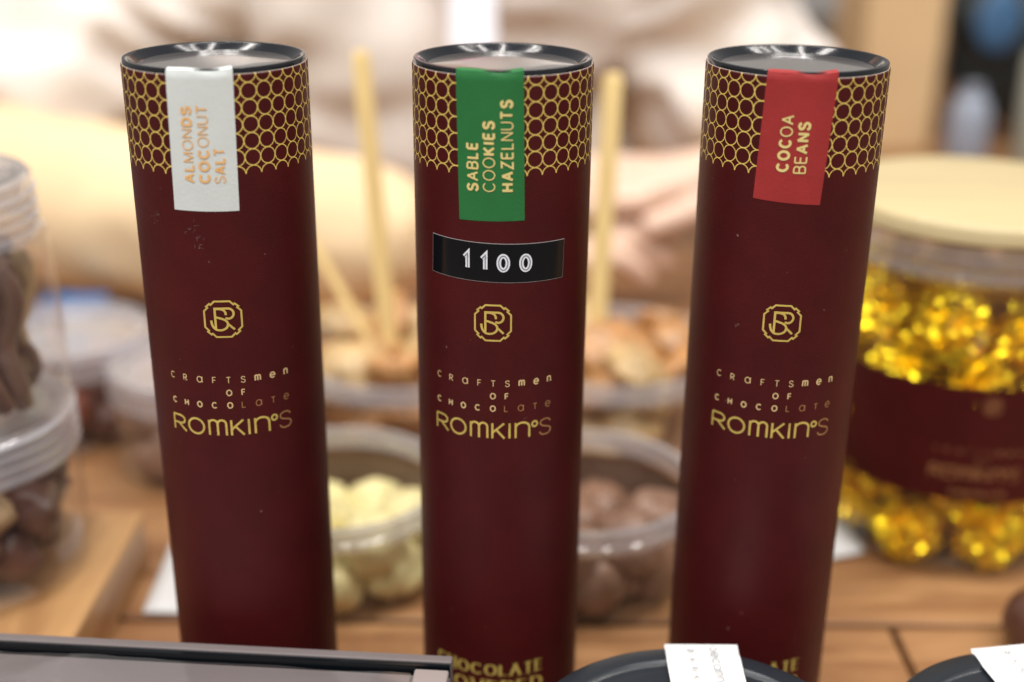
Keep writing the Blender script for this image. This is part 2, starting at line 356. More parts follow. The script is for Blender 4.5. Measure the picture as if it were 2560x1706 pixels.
# ------------------------------------------------------------------ the table
t = MB()
t.box(-.75, .1755, .25, .498, -.03, 0); t.box(.179, .95, .25, .498, -.03, 0)
t.box(-.75, .95, .5015, 1.9, -.03, 0); t.box(-.74, .94, .26, 1.89, -.05, -.0302)
t.build('table', m_table, smooth=False, bevel=.0015)['kind'] = 'structure'
fl = MB(); fl.box(-6, 6, -4, 9, -.80, -.75); fl.build('floor', mat('hall_floor', (.35, .24, .17, 1), .5, var=.2, vscale=2), smooth=False)['kind'] = 'structure'

# ------------------------------------------------------------------ the three tubes
R = .03; TUBES = [(-.0981718, .4205777), (-.0038079, .4229863), (.0936498, .4251239)]
def seal(root, phi, tl, tr, bl, br, m, words, name='seal_label'):
    """paper strip from the side of the tube over the lid edge; corners as (arc mm, z mm below the rim)"""
    mb = MB(); nx, ny = 14, 30; rows = []
    for j in range(ny + 1):
        f = j / ny; rows.append([(bl[0] + (tl[0] - bl[0]) * f, bl[1] + (tl[1] - bl[1]) * f, br[0] + (tr[0] - br[0]) * f, br[1] + (tr[1] - br[1]) * f)])
    vs = []
    put = cyl(R)
    for r in rows:
        xa, za, xb, zb = r[0]
        for i in range(nx + 1):
            g = i / nx; x = xa + (xb - xa) * g; z = min(za + (zb - za) * g, -.1)
            a = x / 30 - math.radians(phi); rr = R + .00012 + .00006 * math.sin(g * 23 + z * .8) * math.exp(z / 4)
            vs.append((rr * math.sin(a), -rr * math.cos(a), H + z / 1000))
    # over the lid: bulge, crest, then down into the recess
    for rr, zz in ((.02995, .0008), (.02975, .0016), (.0290, .00195), (.0280, .0021), (.0268, .0018), (.0262, .0008), (.0255, -.0001)):
        for i in range(nx + 1):
            g = i / nx; x = tl[0] + (tr[0] - tl[0]) * g; a = x / 30 - math.radians(phi)
            k = .00032 * math.sin(g * PI * 1.0) * (1 if zz > .0007 else 0) + .00022 * math.sin(g * 9 + zz * 900)
            r2 = rr - k * .3; vs.append((r2 * math.sin(a), -r2 * math.cos(a), H + zz - k + .0004 * abs(g - .5)))
    n = nx + 1; tot = len(vs) // n
    mb.add(vs, [[j * n + i, j * n + i + 1, (j + 1) * n + i + 1, (j + 1) * n + i] for j in range(tot - 1) for i in range(nx)])
    lab = mb.build(name, m[0], root)
    # lettering reads upwards
    def make_put(b0, b1, z0, z1):
        def p(s_, u, lift):
            x = b0 + (b1 - b0) * (s_ - z0) / (z1 - z0) - u
            a = x / 30 - math.radians(phi); r = R + .00026 + lift
            return (r * math.sin(a), -r * math.cos(a), H + s_ / 1000)
        return p
    ink = Ink(None)
    for word, wts, z0, z1, b0, b1, cap in words:
        ink.put = make_put(b0, b1, z0, z1); fit_word(ink, word, wts, z0, z1, 0, cap, gap=.15)
    ink.mb.build('lettering', m[1], lab, smooth=False)
    return lab

def make_tube(i, phi, label, dz):
    x, y = TUBES[i]; root = empty('chocolate_tube', (x, y, 0))
    tag(root, label, 'tube', 'maroon chocolate tubes standing in a row')
    root.rotation_euler.z = math.radians(phi)
    b = MB(); b.lathe([(0, .0003), (.0298, .0003), (R, .001)] + [(R, H * k / 8) for k in range(1, 8)] + [(R, H - .0003), (R - .0003, H)], 160); b.build('body', m_tube, root)
    e = MB(); e.lathe([(R - .0003, H - .00005), (R - .0004, H + .0001), (R - .0014, H), (R - .0014, H - .004)], 160); e.build('cut_edge', m_board, root)
    l = MB(); l.lathe([(.0285, H - .004), (.0295, H - .0004), (.0295, H + .0014), (.02935, H + .0017), (.0289, H + .0018), (.0280, H + .0017), (.0277, H + .0014), (.0256, H - .0006), (.0252, H - .0009), (.0246, H - .0010)], 160)
    lid = l.build('lid', m_lid, root)
    d = MB(); d.lathe([(.02515, H - .00085), (.0249, H - .0007), (.0246, H - .0006), (.012, H - .0005), (.0001, H - .0005)], 128); d.build('lid_panel', m_lid_panel, lid)
    # print, all relative to the emblem at the front
    Z0 = H * 1000 - 81.1 + dz
    ink = Ink(cyl(R)); emblem_strokes(ink, 0, Z0); ink.mb.build('emblem', m_gold, root, smooth=False)
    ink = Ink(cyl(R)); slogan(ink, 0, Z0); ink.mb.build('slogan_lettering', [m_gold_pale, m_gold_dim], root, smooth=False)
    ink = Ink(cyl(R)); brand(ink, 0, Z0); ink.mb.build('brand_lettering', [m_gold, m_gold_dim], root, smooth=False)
    ink = Ink(cyl(R)); wf = lambda mx, my: .35 + .75 * abs(mx)
    fit_word(ink, 'CHOCOLATE', [1.0] * 9, -23.4, 20.0, H * 1000 - 221.7, 5.4, gap=.12, wfun=wf, serif=True)
    fit_word(ink, 'COVERED', [1.1] * 7, -21.6, 19.8, H * 1000 - 229.4, 5.9, gap=.14, wfun=wf, serif=True)
    ink.mb.build('product_lettering', m_gold, root, smooth=False)
    return root
T0 = make_tube(0, 5.6, 'maroon chocolate tube with white seal reading ALMONDS COCONUT SALT', 1.4)
T1 = make_tube(1, -5.0, 'maroon chocolate tube with green seal and black 1100 price sticker', 0)
T2 = make_tube(2, -7.2, 'maroon chocolate tube with red seal reading COCOA BEANS', 0)
t_, b_ = .36, .74
seal(T0, 5.6, (-9.1, 0), (11.8, 0), (-10.2, -42.8), (10.8, -43.1), (m_white_lab, m_peach), [
    ('ALMONDS', [.62, .62, t_, t_, t_, b_, b_], -33.7, -9.3, -2.3, -1.6, 3.5),
    ('COCONUT', [b_, b_, b_, t_, t_, t_, .5], -33.7, -8.9, 2.6, 3.4, 3.6),
    ('SALT', [t_, .66, .7, .6], -33.8, -22.4, 7.3, 7.7, 3.5)])
seal(T1, -5.0, (-15.0, 0), (6.8, 0), (-14.0, -46.3), (7.6, -45.9), (m_green_lab, m_yellow), [
    ('SABLE', [.8, .6, .6, .72, .8], -36.5, -20.5, -7.2, -7.4, 4.0),
    ('COOKIES', [.38, .38, .4, .8, .8, .84, .84], -36.4, -13.6, -1.9, -2.1, 4.0),
    ('HAZELNUTS', [.84, .8, .6, .6, .5, .4, .4, .72, .84], -36.3, -6.9, 4.0, 3.5, 4.1)])
seal(T2, -7.2, (-15.4, 0), (6.9, 0), (-16.8, -39.3), (4.9, -40.4), (m_red_lab, m_yellow), [
    ('COCOA', [.86, .86, .8, .44, .56], -29.8, -11.5, -6.2, -5.7, 4.0),
    ('BEANS', [.48, .5, .78, .8, .84], -30.1, -13.4, -.8, -.4, 4.0)])
# scuffs left by old tape on the left tube, nicks on the middle one
def scuffs(root, phi, spots, seed):
    random.seed(seed); ink = Ink(cyl(R, phi))
    for x, z, n, sp in spots:
        for _ in range(n):
            a, b = x + random.gauss(0, sp), H * 1000 + z + random.gauss(0, sp * 1.4); p = [(a, b)]
            for k in range(3): p.append((p[-1][0] + random.uniform(-.6, .6), p[-1][1] + random.uniform(-.7, .5)))
            ink.stroke(crv(p, 4), random.uniform(.04, .10))
    ink.mb.build('scuff_marks', m_scuff, root, smooth=False)
scuffs(T0, 5.6, [(-19, -46, 9, .9), (-3.5, -48, 7, 1.2), (-3.0, -54, 8, 1.2), (8, -52, 2, 5)], 1)
# price sticker
mb = MB(); put = cyl(R, -5.0); n = 28; vs = []; ve = []
for i in range(n + 1):
    g = i / n; xa = -25.4 + 48.1 * g; zt = -53.2 - 1.0 * g; zb = -66.2 - 1.0 * g; xb = xa - .4
    wv = .00001 * math.sin(g * 40)
    vs += [put(xa, H * 1000 + zt, .00016 + wv), put(xb, H * 1000 + zb, .00016 + wv)]
    ve += [put(xa * 1.006 + .0, H * 1000 + zt + .17, .00009), put(xb * 1.006, H * 1000 + zb - .17, .00009)]
Q = [[2 * i, 2 * i + 1, 2 * i + 3, 2 * i + 2] for i in range(n)]
mb.add(vs, Q, 0); mb.add(ve, Q, 1); st = mb.build('price_sticker', [m_tape_and_shade, m_tape_edge], T1)
def dput(x, y, lift):
    return put(x, H * 1000 + y - .021 * (x + 25), .00020 + lift)
for wd, m, lf in ((1.45, 0, 0), (.30, 1, .00006)):
    ink = Ink(lambda x, y, l, lf=lf: dput(x, y, l + lf))
    for c, xx, ww in (('1', -11.6, 2.9), ('1', -5.6, 2.9), ('0', .75, 4.4), ('0', 8.1, 4.4)):
        k = wd / 1.45; e = (1.45 - wd)
        ink.glyph(c, xx, -62.7 + e / 2, 6.3 - e, wd, 0, width=ww - e)
    ink.mb.build('price_digits' if m == 0 else 'digit_groove', m_digit if m == 0 else m_digit_in, st, smooth=False)

# ------------------------------------------------------------------ foreground: taupe box and two black lidded jars
root = empty('gift_box', (-.1985, .3345, 0), math.radians(-4.0))
tag(root, 'grey taupe gift box in clear wrap in front of the tubes', 'box')
bh = .0712
b = MB(); b.box(-.20, .176, -.075, .0410, .001, bh - .001, 0); b.build('tray', m_taupe, root, smooth=False, bevel=.0008)
b = MB(); b.box(-.20, .176, .0442, .0480, .001, bh + .0024); b.build('rear_wall', m_taupe, root, smooth=False, bevel=.0005)
b = MB()
NX, NY = 60, 16; vs = []
for j in range(NY + 1):
    for i in range(NX + 1):
        x = -.2 + .3625 * i / NX; y = -.073 + .1122 * j / NY
        z = bh + .0009 + .0014 * noise.noise(Vector((x * 26, y * 70, 3))) + .0005 * noise.noise(Vector((x * 90, y * 120, 1)))
        vs.append((x, y, z))
b.add(vs, [[j * (NX + 1) + i, j * (NX + 1) + i + 1, (j + 1) * (NX + 1) + i + 1, (j + 1) * (NX + 1) + i] for j in range(NY) for i in range(NX)])
b.build('wrap_film', clear('wrap_film', (1, 1, 1, 1), 2.2, .05, (.8, .78, .8, 1), .07), root)
b = MB(); b.box(-.20, .1755, .0424, .0441, .001, bh + .0016); b.build('gap_shade', m_tape_and_shade, root, smooth=False)  # solid black strip standing in for shade on the rear wall's front face
b = MB(); b.box(.1636, .1755, -.074, .0410, bh - .0008, bh + .0016); b.build('end_flap', mat('pale_taupe_paper', (.27, .225, .21, 1), .6), root, smooth=False, bevel=.0008)
b = MB(); b.box(.1785, .1815, -.074, .0410, .001, bh - .003); b.build('side_panel', m_taupe, root, smooth=False, bevel=.0008)

def lidded_jar(x, y, r, z, rz, label, lx0, lx1, lab):
    root = empty('black_lid_jar', (x, y, 0)); tag(root, label, 'jar', 'jars with black lids in front of the tubes')
    g = MB(); g.lathe([(0, .001), (r * .9, .001), (r * .94, .006), (r * .94, z - .014)], 96); g.build('jar_body', m_glass, root)
    f = MB(); f.lathe([(0, .003), (r * .9, .003), (r * .91, z * .7), (0, z * .7)], 48); f.build('filling', m_darkchoc, root)
    l = MB(); l.lathe([(r * .97, z - .016), (r, z - .015), (r, z - .002), (r - .0006, z - .0006), (r - .002, z), (r * .875, z - .0004), (r * .855, z - .0016), (r * .84, z - .0020), (r * .79, z - .0016), (r * .76, z - .0018), (0, z - .0018)], 160)
    lid = l.build('lid', m_black2, root)
    s = MB(); vs = []; N = 12
    zs = [(r * 2, z - .004), (r, z - .0012), (r - .002, z), (r * .875, z - .0004), (r * .84, z - .0016), (r * .79, z - .0014), (0, z - .0015)]
    def ztop(q):
        for (r1, z1), (r0, z0) in zip(zs, zs[1:]):
            if q >= r0: return z0 + (z1 - z0) * (q - r0) / (r1 - r0)
        return z
    rows = [-.6, -.2, .2, .5, .7, .8, .85, .9, .95, .985]
    for f in rows:
        for i in range(N + 1):
            xx = lx0 + (lx1 - lx0) * i / N; yy = f * math.sqrt(r * r - xx * xx); vs.append((xx, yy, max(ztop(math.hypot(xx, yy)), z - .0008) + .0006))
    for i in range(N + 1):                                  # the free end stands a little past the edge
        xx = lx0 + (lx1 - lx0) * i / N; vs.append((xx, r * .999, z + .0009))
    rows.append(1)
    s.add(vs, [[j * (N + 1) + i, j * (N + 1) + i + 1, (j + 1) * (N + 1) + i + 1, (j + 1) * (N + 1) + i] for j in range(len(rows) - 1) for i in range(N)])
    so_ = s.build('paper_label', m_paper, root); so_.rotation_euler.z = rz
    ink = Ink(lambda u, v, l: (v / 1000, -u / 1000, z + .0012 + l))
    ed = r * 1000
    for k, c in enumerate('DARK'): ink.glyph(c, -(ed - 4 - 5.2 * k), (lx0 + lx1) * 500 - 5.2, 2.2, .32)
    fit_word(ink, 'qeCann', [.3] * 6, -(ed - 1.5), -(ed - 22), (lx0 + lx1) * 500 + 2.6, 2.6, gap=.12)
    ink.mb.build('lettering', m_ink, so_, smooth=False)
    return root
lidded_jar(.0600, .3240, .0580, .070, 0, 'jar with black lid and upright white paper strip, between middle and right tubes', -.0045, .0215, 0)
lidded_jar(.1800, .3225, .0600, .070, math.radians(9), 'jar with black lid and slanted white strip, in the bottom right corner', -.0060, .0260, 1)

# ------------------------------------------------------------------ wooden serving board with the stacked jars
b = MB(); b.box(-.42, -.18, .36, .547, .0005, .030)
tag(b.build('serving_board', m_tray, smooth=False, bevel=.002), 'thick wooden serving board under the stacked clear jars', 'board')
def screw_jar(x, y, z0, r, h, label, group='clear jars with screw lids', lk=1.0):
    root = empty('screw_jar', (x, y, z0)); tag(root, label, 'jar', group)
    g = MB(); g.lathe([(0, .0012), (r * .88, .0012), (r * .97, .004), (r, .01), (r, h * .68), (r * .97, h * .74), (r * .88 * lk, h * .77), (r * .88 * lk, h * .97)], 72); g.build('jar_body', m_plastic, root)
    l = MB(); z = h * .74; pr = [(r * 1.0, z)]
    for k in range(4):
        pr += [(r * 1.03, z + .0015 + k * .0052), (r * 1.03, z + .0035 + k * .0052), (r * .99, z + .0045 + k * .0052)]
    pr += [(r * 1.0, h - .002), (r * .96, h), (r * .86, h - .0006), (r * .83, h - .003), (0, h - .003)]
    l.lathe([(q * lk if q > r * .8 else q, zz) for q, zz in pr], 72); l.build('screw_lid', m_jarlid, root)
    return root
screw_jar(-.2430, .4960, .030, .0515, .078, 'lower clear jar of the stack, with brown chocolate pieces, on the board')
screw_jar(-.2430, .4980, .1083, .0510, .102, 'upper clear jar of the stack, with long chocolate sticks', lk=.90)
def meshcopy(proto, loc, rot, label, group, cat, scale=(1, 1, 1)):
    o = proto.copy(); C.objects.link(o); o.location = loc; o.rotation_euler = rot; o.scale = scale
    tag(o, label, cat, group); return o
protos = []
def retire(p): protos.append(p)
def lump(name, m, r, amp, fr, seed, sub=3, sq=(1, 1, 1)):
    bm = bmesh.new(); bmesh.ops.create_icosphere(bm, subdivisions=sub, radius=1)
    for v in bm.verts:
        n = noise.noise(v.co * fr + Vector((seed * 7.1, seed * 3.3, 1))); n2 = noise.noise(v.co * fr * 2.7 + Vector((seed, 9, 2)))
        v.co = Vector((v.co.x * sq[0], v.co.y * sq[1], v.co.z * sq[2])) * r * (1 + amp * n + amp * .4 * n2)
    for f in bm.faces: f.smooth = True
    me = bpy.data.meshes.new(name); bm.to_mesh(me); bm.free(); me.materials.append(m)
    return bpy.data.objects.new(name, me)
def stickmesh(name, m, L, r, seed):
    random.seed(seed); mb = MB(); n = 8
    mb.tube([(r * .5 * math.sin(k * 1.1 + seed), r * .4 * math.cos(k * .9 + seed), (k / n - .5) * L) for k in range(n + 1)], [r * .7] + [r * random.uniform(.85, 1.15) for _ in range(n - 1)] + [r * .7], 10)
    o = mb.build(name, m); C.objects.unlink(o); return o
sticks = [stickmesh('chocolate_stick', m_stick, .058, .0052, s) for s in range(3)] + [stickmesh('chocolate_stick', m_paleroot, .052, .0045, 8)]
random.seed(3)
for i in range(26):
    a = random.uniform(0, 2 * PI) if i > 9 else -PI / 2 + random.uniform(-1.3, 1.5); rr = random.uniform(.020, .037)
    pr = sticks[3 if i % 9 == 4 else i % 3]
    meshcopy(pr, (-.243 + rr * math.cos(a), .498 + rr * math.sin(a), .1083 + .036 + random.uniform(-.002, .004)),
             (random.uniform(-.22, .22), random.uniform(-.25, .25), a), 'knobbly chocolate stick upright in the upper jar' if pr is not sticks[3] else 'pale sugared peel stick upright among the chocolate sticks',
             'sticks in the upper jar', 'chocolate stick')
chunks = [lump('chocolate_chunk', [m_darkchoc, m_stick, m_paleroot][k], .0115, .35, 1.6, k, 3, (1, 1, 1.3)) for k in range(3)]
def poisson(n, cx, cy, r, z0, z1, dmin, seed, sq=1):
    random.seed(seed); pts = []; tries = 0
    while len(pts) < n and tries < 9000:
        tries += 1; q = math.sqrt(random.random()) * r; a = random.uniform(0, 2 * PI); z = random.uniform(z0, z1)
        p = Vector((cx + q * math.cos(a), cy + q * math.sin(a), z))
        if all((p - o).length > dmin for o in pts): pts.append(p)
    return pts
for i, p in enumerate(poisson(34, -.243, .496, .037, .030 + .014, .030 + .050, .0155, 5)):
    k = [0, 1, 0, 2, 1][i % 5]
    meshcopy(chunks[k], p, (random.random() * 6, random.random() * 6, random.random() * 6),
             'dark chocolate chunk in the lower stacked jar' if k != 2 else 'pale ginger chunk in the lower stacked jar', 'chunks in the lower jar', 'chocolate chunk')
# small knob-topped tin standing on the stack (only its right edge shows)
b = MB(); b.lathe([(0, .2110), (.026, .2110), (.027, .2135), (.027, .240), (.024, .243), (0, .243)], 48, -.266, .505)
tag(b.build('small_tin', mat('blue_grey_tin', (.20, .26, .30, 1), .3, metal=.6)), 'small blue grey tin on top of the stacked jars', 'tin')

# ------------------------------------------------------------------ open tubs, their fillings
def tub(name, x, y, r, h, label, group):
    root = empty(name, (x, y, 0)); tag(root, label, 'tub', group)
    g = MB(); g.lathe([(0, .001), (r * .84, .001), (r * .88, .004), (r * .93, h * .7), (r * .95, h * .8)], 90); g.build('tub_body', m_plastic, root)
    if h < .055:
        wv = [(r * (.895 + .001 * s_ + f * .04) * math.cos(a), r * (.895 + f * .04) * math.sin(a), .010 + f * h * .58) for s_, f in ((0, 0), (0, 1)) for a in [math.radians(15 + 150 * k / 30) for k in range(31)]]
        pl = MB(); pl.add(wv, [[k, k + 1, 32 + k, 31 + k] for k in range(30)]); pl.build('paper_label', m_brownlab, root)
    l = MB(); l.lathe([(r * .95, h * .79), (r * 1.0, h * .80), (r * 1.01, h * .86), (r * .975, h * .88), (r * .985, h * .94), (r * 1.0, h * .97), (r * .985, h), (r * .93, h), (r * .92, h * .96), (r * .93, h * .82)], 90)
    l.build('rim', m_rim, root)
    return root
tub('open_tub', -.0840, .5430, .0550, .053, 'open clear tub of white chocolate balls between left and middle tubes', 'open clear tubs')
tub('open_tub', .0360, .5430, .0550, .053, 'open clear tub of brown chocolate balls between middle and right tubes', 'open clear tubs')
tub('open_tub', -.0640, .7000, .0680, .058, 'clear tub of candied orange holding two wooden sticks', 'open clear tubs')
tub('open_tub', .0620, .7050, .0680, .058, 'clear tub of candied orange behind the brown balls, with one stick', 'open clear tubs')
wball = [lump('white_ball', m_whitechoc, .0165, .30, 1.3, k) for k in range(3)]
mball = [lump('brown_ball', m_milkchoc, .0165, .30, 1.3, k + 5) for k in range(3)]
for cxx, cyy, fam, lb, gp, ct, sd in ((-.084, .543, wball, 'creamy white chocolate ball in the open tub', 'white chocolate balls', 'chocolate ball', 11), (.036, .543, mball, 'brown chocolate ball in the open tub', 'brown chocolate balls', 'chocolate ball', 12)):
    pts = [Vector((cxx + .0330 * math.cos(2 * PI * k / 7 + sd), cyy + .0330 * math.sin(2 * PI * k / 7 + sd), .0165)) for k in range(7)]
    pts += [Vector((cxx + .002, cyy, .0165)) for k in range(1)]
    pts += [Vector((cxx + .0335 * math.cos(-PI / 2 + (k - 1.5) * .90 + .2), cyy + .0335 * math.sin(-PI / 2 + (k - 1.5) * .90 + .2), .0310 - .002 * (k % 2))) for k in range(4)]
    pts += [Vector((cxx - .008, cyy - .006, .0260))]
    for i, p in enumerate(pts):
        meshcopy(fam[i % 3], p, (random.random() * 6, random.random() * 6, 0), lb, gp, ct)
slices = [lump('candied_orange', [m_orange, m_orange2, m_orange][k], .018, .22, 1.5, k + 20, 3, (1, .9, .42)) for k in range(3)]
for cxx, cyy, sd, lb, gp in ((-.064, .700, 21, 'glossy candied orange piece in the tub with two sticks', 'candied orange behind the white balls'), (.062, .705, 22, 'glossy candied orange piece in the tub with one stick', 'candied orange behind the brown balls')):
    for i, p in enumerate(poisson(30, cxx, cyy, .047, .014, .064, .019, sd)):
        meshcopy(slices[i % 3], p, (random.uniform(-.8, .8), random.uniform(-.8, .8), random.random() * 6), lb, gp, 'candied orange')
def stick(p0, p1, label):
    p0, p1 = Vector(p0), Vector(p1); L = (p1 - p0).length; mb = MB(); w2, t2 = .0058, .0017
    prof = [(w2 * math.cos(a), t2 * math.sin(a)) for a in [2 * PI * k / 16 for k in range(16)]]
    vs = []; zs = [0, .004, L * .3, L * .6, L - .005, L - .0015, L]; sc = [.7, 1, 1, 1, 1, .8, .45]
    for z, s_ in zip(zs, sc): vs += [(a * s_, b * s_, z) for a, b in prof]
    fs = [[j * 16 + k, j * 16 + (k + 1) % 16, (j + 1) * 16 + (k + 1) % 16, (j + 1) * 16 + k] for j in range(len(zs) - 1) for k in range(16)]
    fs += [list(range(16))[::-1], list(range(len(vs) - 16, len(vs)))]; mb.add(vs, fs)
    o = mb.build('wooden_stick', m_skewer); o.location = p0; o.rotation_euler = (p1 - p0).to_track_quat('Z', 'Y').to_euler()
    tag(o, label, 'wooden stick', 'wooden sticks in the orange tubs')
stick((-.0690, .690, .020), (-.0860, .716, .2280), 'tall upright wooden stick between left and middle tubes')
stick((-.0610, .688, .022), (-.1290, .700, .1480), 'short wooden stick leaning left behind the white chocolate balls')
stick((.0480, .694, .020), (.0560, .722, .2160), 'wooden stick upright right behind the middle tube')

# two rear jars on the left and a blue box
screw_jar(-.2640, .705, .0, .046, .062, 'rear clear jar with milky lid beside the blue box', 'clear jars with screw lids')
screw_jar(-.1800, .660, .0, .046, .062, 'clear jar of glossy chocolate balls half behind the left tube', 'clear jars with screw lids')
for i, p in enumerate(poisson(18, -.180, .660, .032, .014, .036, .0215, 31)):
    meshcopy(mball[i % 3], p, (0, 0, 0), 'glossy brown chocolate ball in the rear screw jar', 'balls in the rear jar', 'chocolate ball')
reds = lump('dried_fruit', mat('dried_fruit', (.30, .07, .03, 1), .4, var=.5, vscale=50), .015, .3, 1.6, 41)
dk = lump('dried_fruit', m_darkchoc, .015, .3, 1.6, 44)
for i, p in enumerate(poisson(16, -.264, .705, .032, .014, .036, .021, 32)):
    meshcopy(reds if i % 2 else dk, p, (i, i * 2, 0), 'red brown dried fruit piece in the rear jar' if i % 2 else 'dark dried fruit piece in the rear jar', 'dried fruit in the rear jar', 'dried fruit')
b = MB(); b.box(-.330, -.286, .800, .850, .0005, .036)
tag(b.build('blue_box', m_blue, smooth=False, bevel=.002), 'small blue box behind the rear clear jars', 'box')
def card(x, y, sx, sy, rz, label, tilt=0):
    mb = MB(); n = 8; vs = []
    for j in range(n + 1):
        for i in range(n + 1):
            u, v = i / n - .5, j / n - .5; vs.append((u * sx, v * sy, .0012 + .002 * u * u + tilt * (v + .5)))
    mb.add(vs, [[j * (n + 1) + i, j * (n + 1) + i + 1, (j + 1) * (n + 1) + i + 1, (j + 1) * (n + 1) + i] for j in range(n) for i in range(n)])
    o = mb.build('paper_card', m_paper); o.location = (x, y, .0006); o.rotation_euler.z = rz
    s_ = o.modifiers.new('solid', 'SOLIDIFY'); s_.thickness = .0005
    tag(o, label, 'card', 'white paper cards on the table'); return o
card(-.1420, .545, .060, .085, .03, 'white paper card lying between serving board and left tube')
card(.1640, .5720, .026, .030, .35, 'small white price card lying beside the golden jar', .006)
tr = lump('chocolate_truffle', m_darkchoc, .0165, .06, 1.2, 51); C.objects.link(tr); tr.location = (.2370, .4800, .0155)
tag(tr, 'round dark chocolate truffle on the wooden table at the right edge', 'truffle')

# ------------------------------------------------------------------ glass jar of gold wrapped sweets
JX, JY, JR = .2300, .6050, .0700
root = empty('glass_jar', (JX, JY, 0)); tag(root, 'big glass jar of gold sweets with bamboo lid and maroon label', 'jar')
g = MB(); g.lathe([(0, .0015), (JR * .85, .0015), (JR * .95, .005), (JR, .014), (JR, .140), (JR * .985, .148), (JR * .965, .152), (JR * .965, .171)], 128); g.build('jar_body', m_glass, root)
g = MB(); g.lathe([(0, .0035), (JR * .84, .0035), (JR * .92, .007)], 96); g.build('thick_base', m_glass, root)
l = MB(); l.lathe([(JR * .99, .1715), (JR * 1.01, .1725), (JR * 1.01, .1790), (JR * .995, .1805), (JR * .97, .181), (0, .181)], 128); l.build('bamboo_lid', m_bamboo, root)
l = MB(); l.lathe([(JR * .93, .150), (JR * .975, .1535), (JR * .975, .1575), (JR * .95, .1590), (JR * .975, .1605), (JR * .985, .1612), (JR * .985, .1705), (JR * .93, .1714)], 128); l.build('seal_ring', m_rim, root)
lb = MB(); n = 80
RB = JR + .0004
vs = [(RB * math.sin(a), -RB * math.cos(a), z) for z in (.0455, .1040) for a in [(-PI * .9 + 1.8 * PI * k / n) for k in range(n + 1)]]
lb.add(vs, [[k, k + 1, n + 2 + k, n + 1 + k] for k in range(n)]); lab = lb.build('jar_label', m_band, root)
ink = Ink(cyl(RB)); XO = -7.0
emblem_strokes(ink, XO, 95.5, .62); slogan(ink, XO - 3, 92.5, .95, 0, 0); ink.mb.build('emblem_and_slogan', m_gold_dim, lab, smooth=False)
ink = Ink(cyl(RB)); brand(ink, XO - 3, 97.5, .95, 0, 0); fit_word(ink, 'CHOCOLATE', [.6] * 9, XO - 14, XO + 12, 49, 2.6, gap=.2); ink.mb.build('brand_lettering', m_gold_dim, lab, smooth=False)
def candy(seed):
    bm = bmesh.new(); bmesh.ops.create_icosphere(bm, subdivisions=4, radius=1)
    random.seed(seed)
    for v in bm.verts:
        v.co += Vector([random.uniform(-.035, .035) for _ in range(3)]); c = v.co.copy(); n = noise.cell_vector(c * 2.6 + Vector((seed * 5.3, 0, 0)))
        k = noise.voronoi(c * 3.2 + Vector((seed * 3.1, 1, 2)))[0]
        v.co = Vector((c.x, c.y, c.z * .86)) * .0178 * (1 + .34 * (k[1] - k[0]) - .10 + .30 * noise.noise(c * 6 + Vector((seed, 0, 0))))
    me = bpy.data.meshes.new('gold_sweet'); bm.to_mesh(me); bm.free(); me.materials.append(m_foil)
    return bpy.data.objects.new('gold_sweet', me)
cands = [candy(s) for s in range(4)]
lay = 0
random.seed(77)
for lz in (.0190, .0450, .0710, .0970, .1230):
    ring = 9
    for k in range(ring):
        a = 2 * PI * (k + .5 * (lay % 2)) / ring + random.uniform(-.08, .08); rr = .0510 + random.uniform(-.001, .0005)
        meshcopy(cands[(k + lay) % 4], (JX + rr * math.cos(a), JY + rr * math.sin(a), lz + random.uniform(-.003, .003)), (random.random() * 6, random.random() * 6, random.random() * 6),
                 'crumpled gold foil sweet in the big glass jar', 'gold foil sweets in the jar', 'sweet')
    for k in range(3):
        a = 2 * PI * k / 3 + lay; meshcopy(cands[k], (JX + .019 * math.cos(a), JY + .019 * math.sin(a), lz + .004), (k, lay, 1), 'crumpled gold foil sweet in the big glass jar', 'gold foil sweets in the jar', 'sweet')
    lay += 1

# ------------------------------------------------------------------ person behind the table
def skin(name, verts, edges, radii, m, sub=2, root=0, disp=None):
    me = bpy.data.meshes.new(name); me.from_pydata(verts, edges, []); o = bpy.data.objects.new(name, me); C.objects.link(o)
    sm = o.modifiers.new('skin', 'SKIN'); sm.use_smooth_shade = True
    for i, r in enumerate(radii):
        d = me.skin_vertices[0].data[i]; d.radius = (r, r) if isinstance(r, (int, float)) else r; d.use_root = (i == root)
    ss = o.modifiers.new('sub', 'SUBSURF'); ss.levels = sub; ss.render_levels = sub
    dg = bpy.context.evaluated_depsgraph_get(); nm = bpy.data.meshes.new_from_object(o.evaluated_get(dg))
    bpy.data.objects.remove(o); nm.materials.clear(); nm.materials.append(m)
    for p in nm.polygons: p.use_smooth = True
    if disp:
        nm.update(); nn = [v.normal.copy() for v in nm.vertices]
        for v, q in zip(nm.vertices, nn): v.co += q * disp(v.co)
    o = bpy.data.objects.new(name, nm); C.objects.link(o); return o
V = []; E_ = []; Rr = []
def chain(start, pts):
    """pts = (position, radius); returns the index of the last joint"""
    prev = start
    for p, r in pts:
        V.append(p); Rr.append(r); i = len(V) - 1
        if prev is not None: E_.append((prev, i))
        prev = i
    return prev
PX, PY = -.070, 1.16
pel = chain(None, [((PX, PY + .12, -.12), (.14, .11))])
che = chain(pel, [((PX, PY + .05, .06), (.13, .10)), ((PX, PY + .02, .24), (.14, .10))])
nk = chain(che, [((PX, PY + .02, .36), .075), ((PX, PY, .43), .052), ((PX, PY - .02, .50), .065), ((PX, PY - .02, .58), .085), ((PX, PY - .01, .66), .07)])
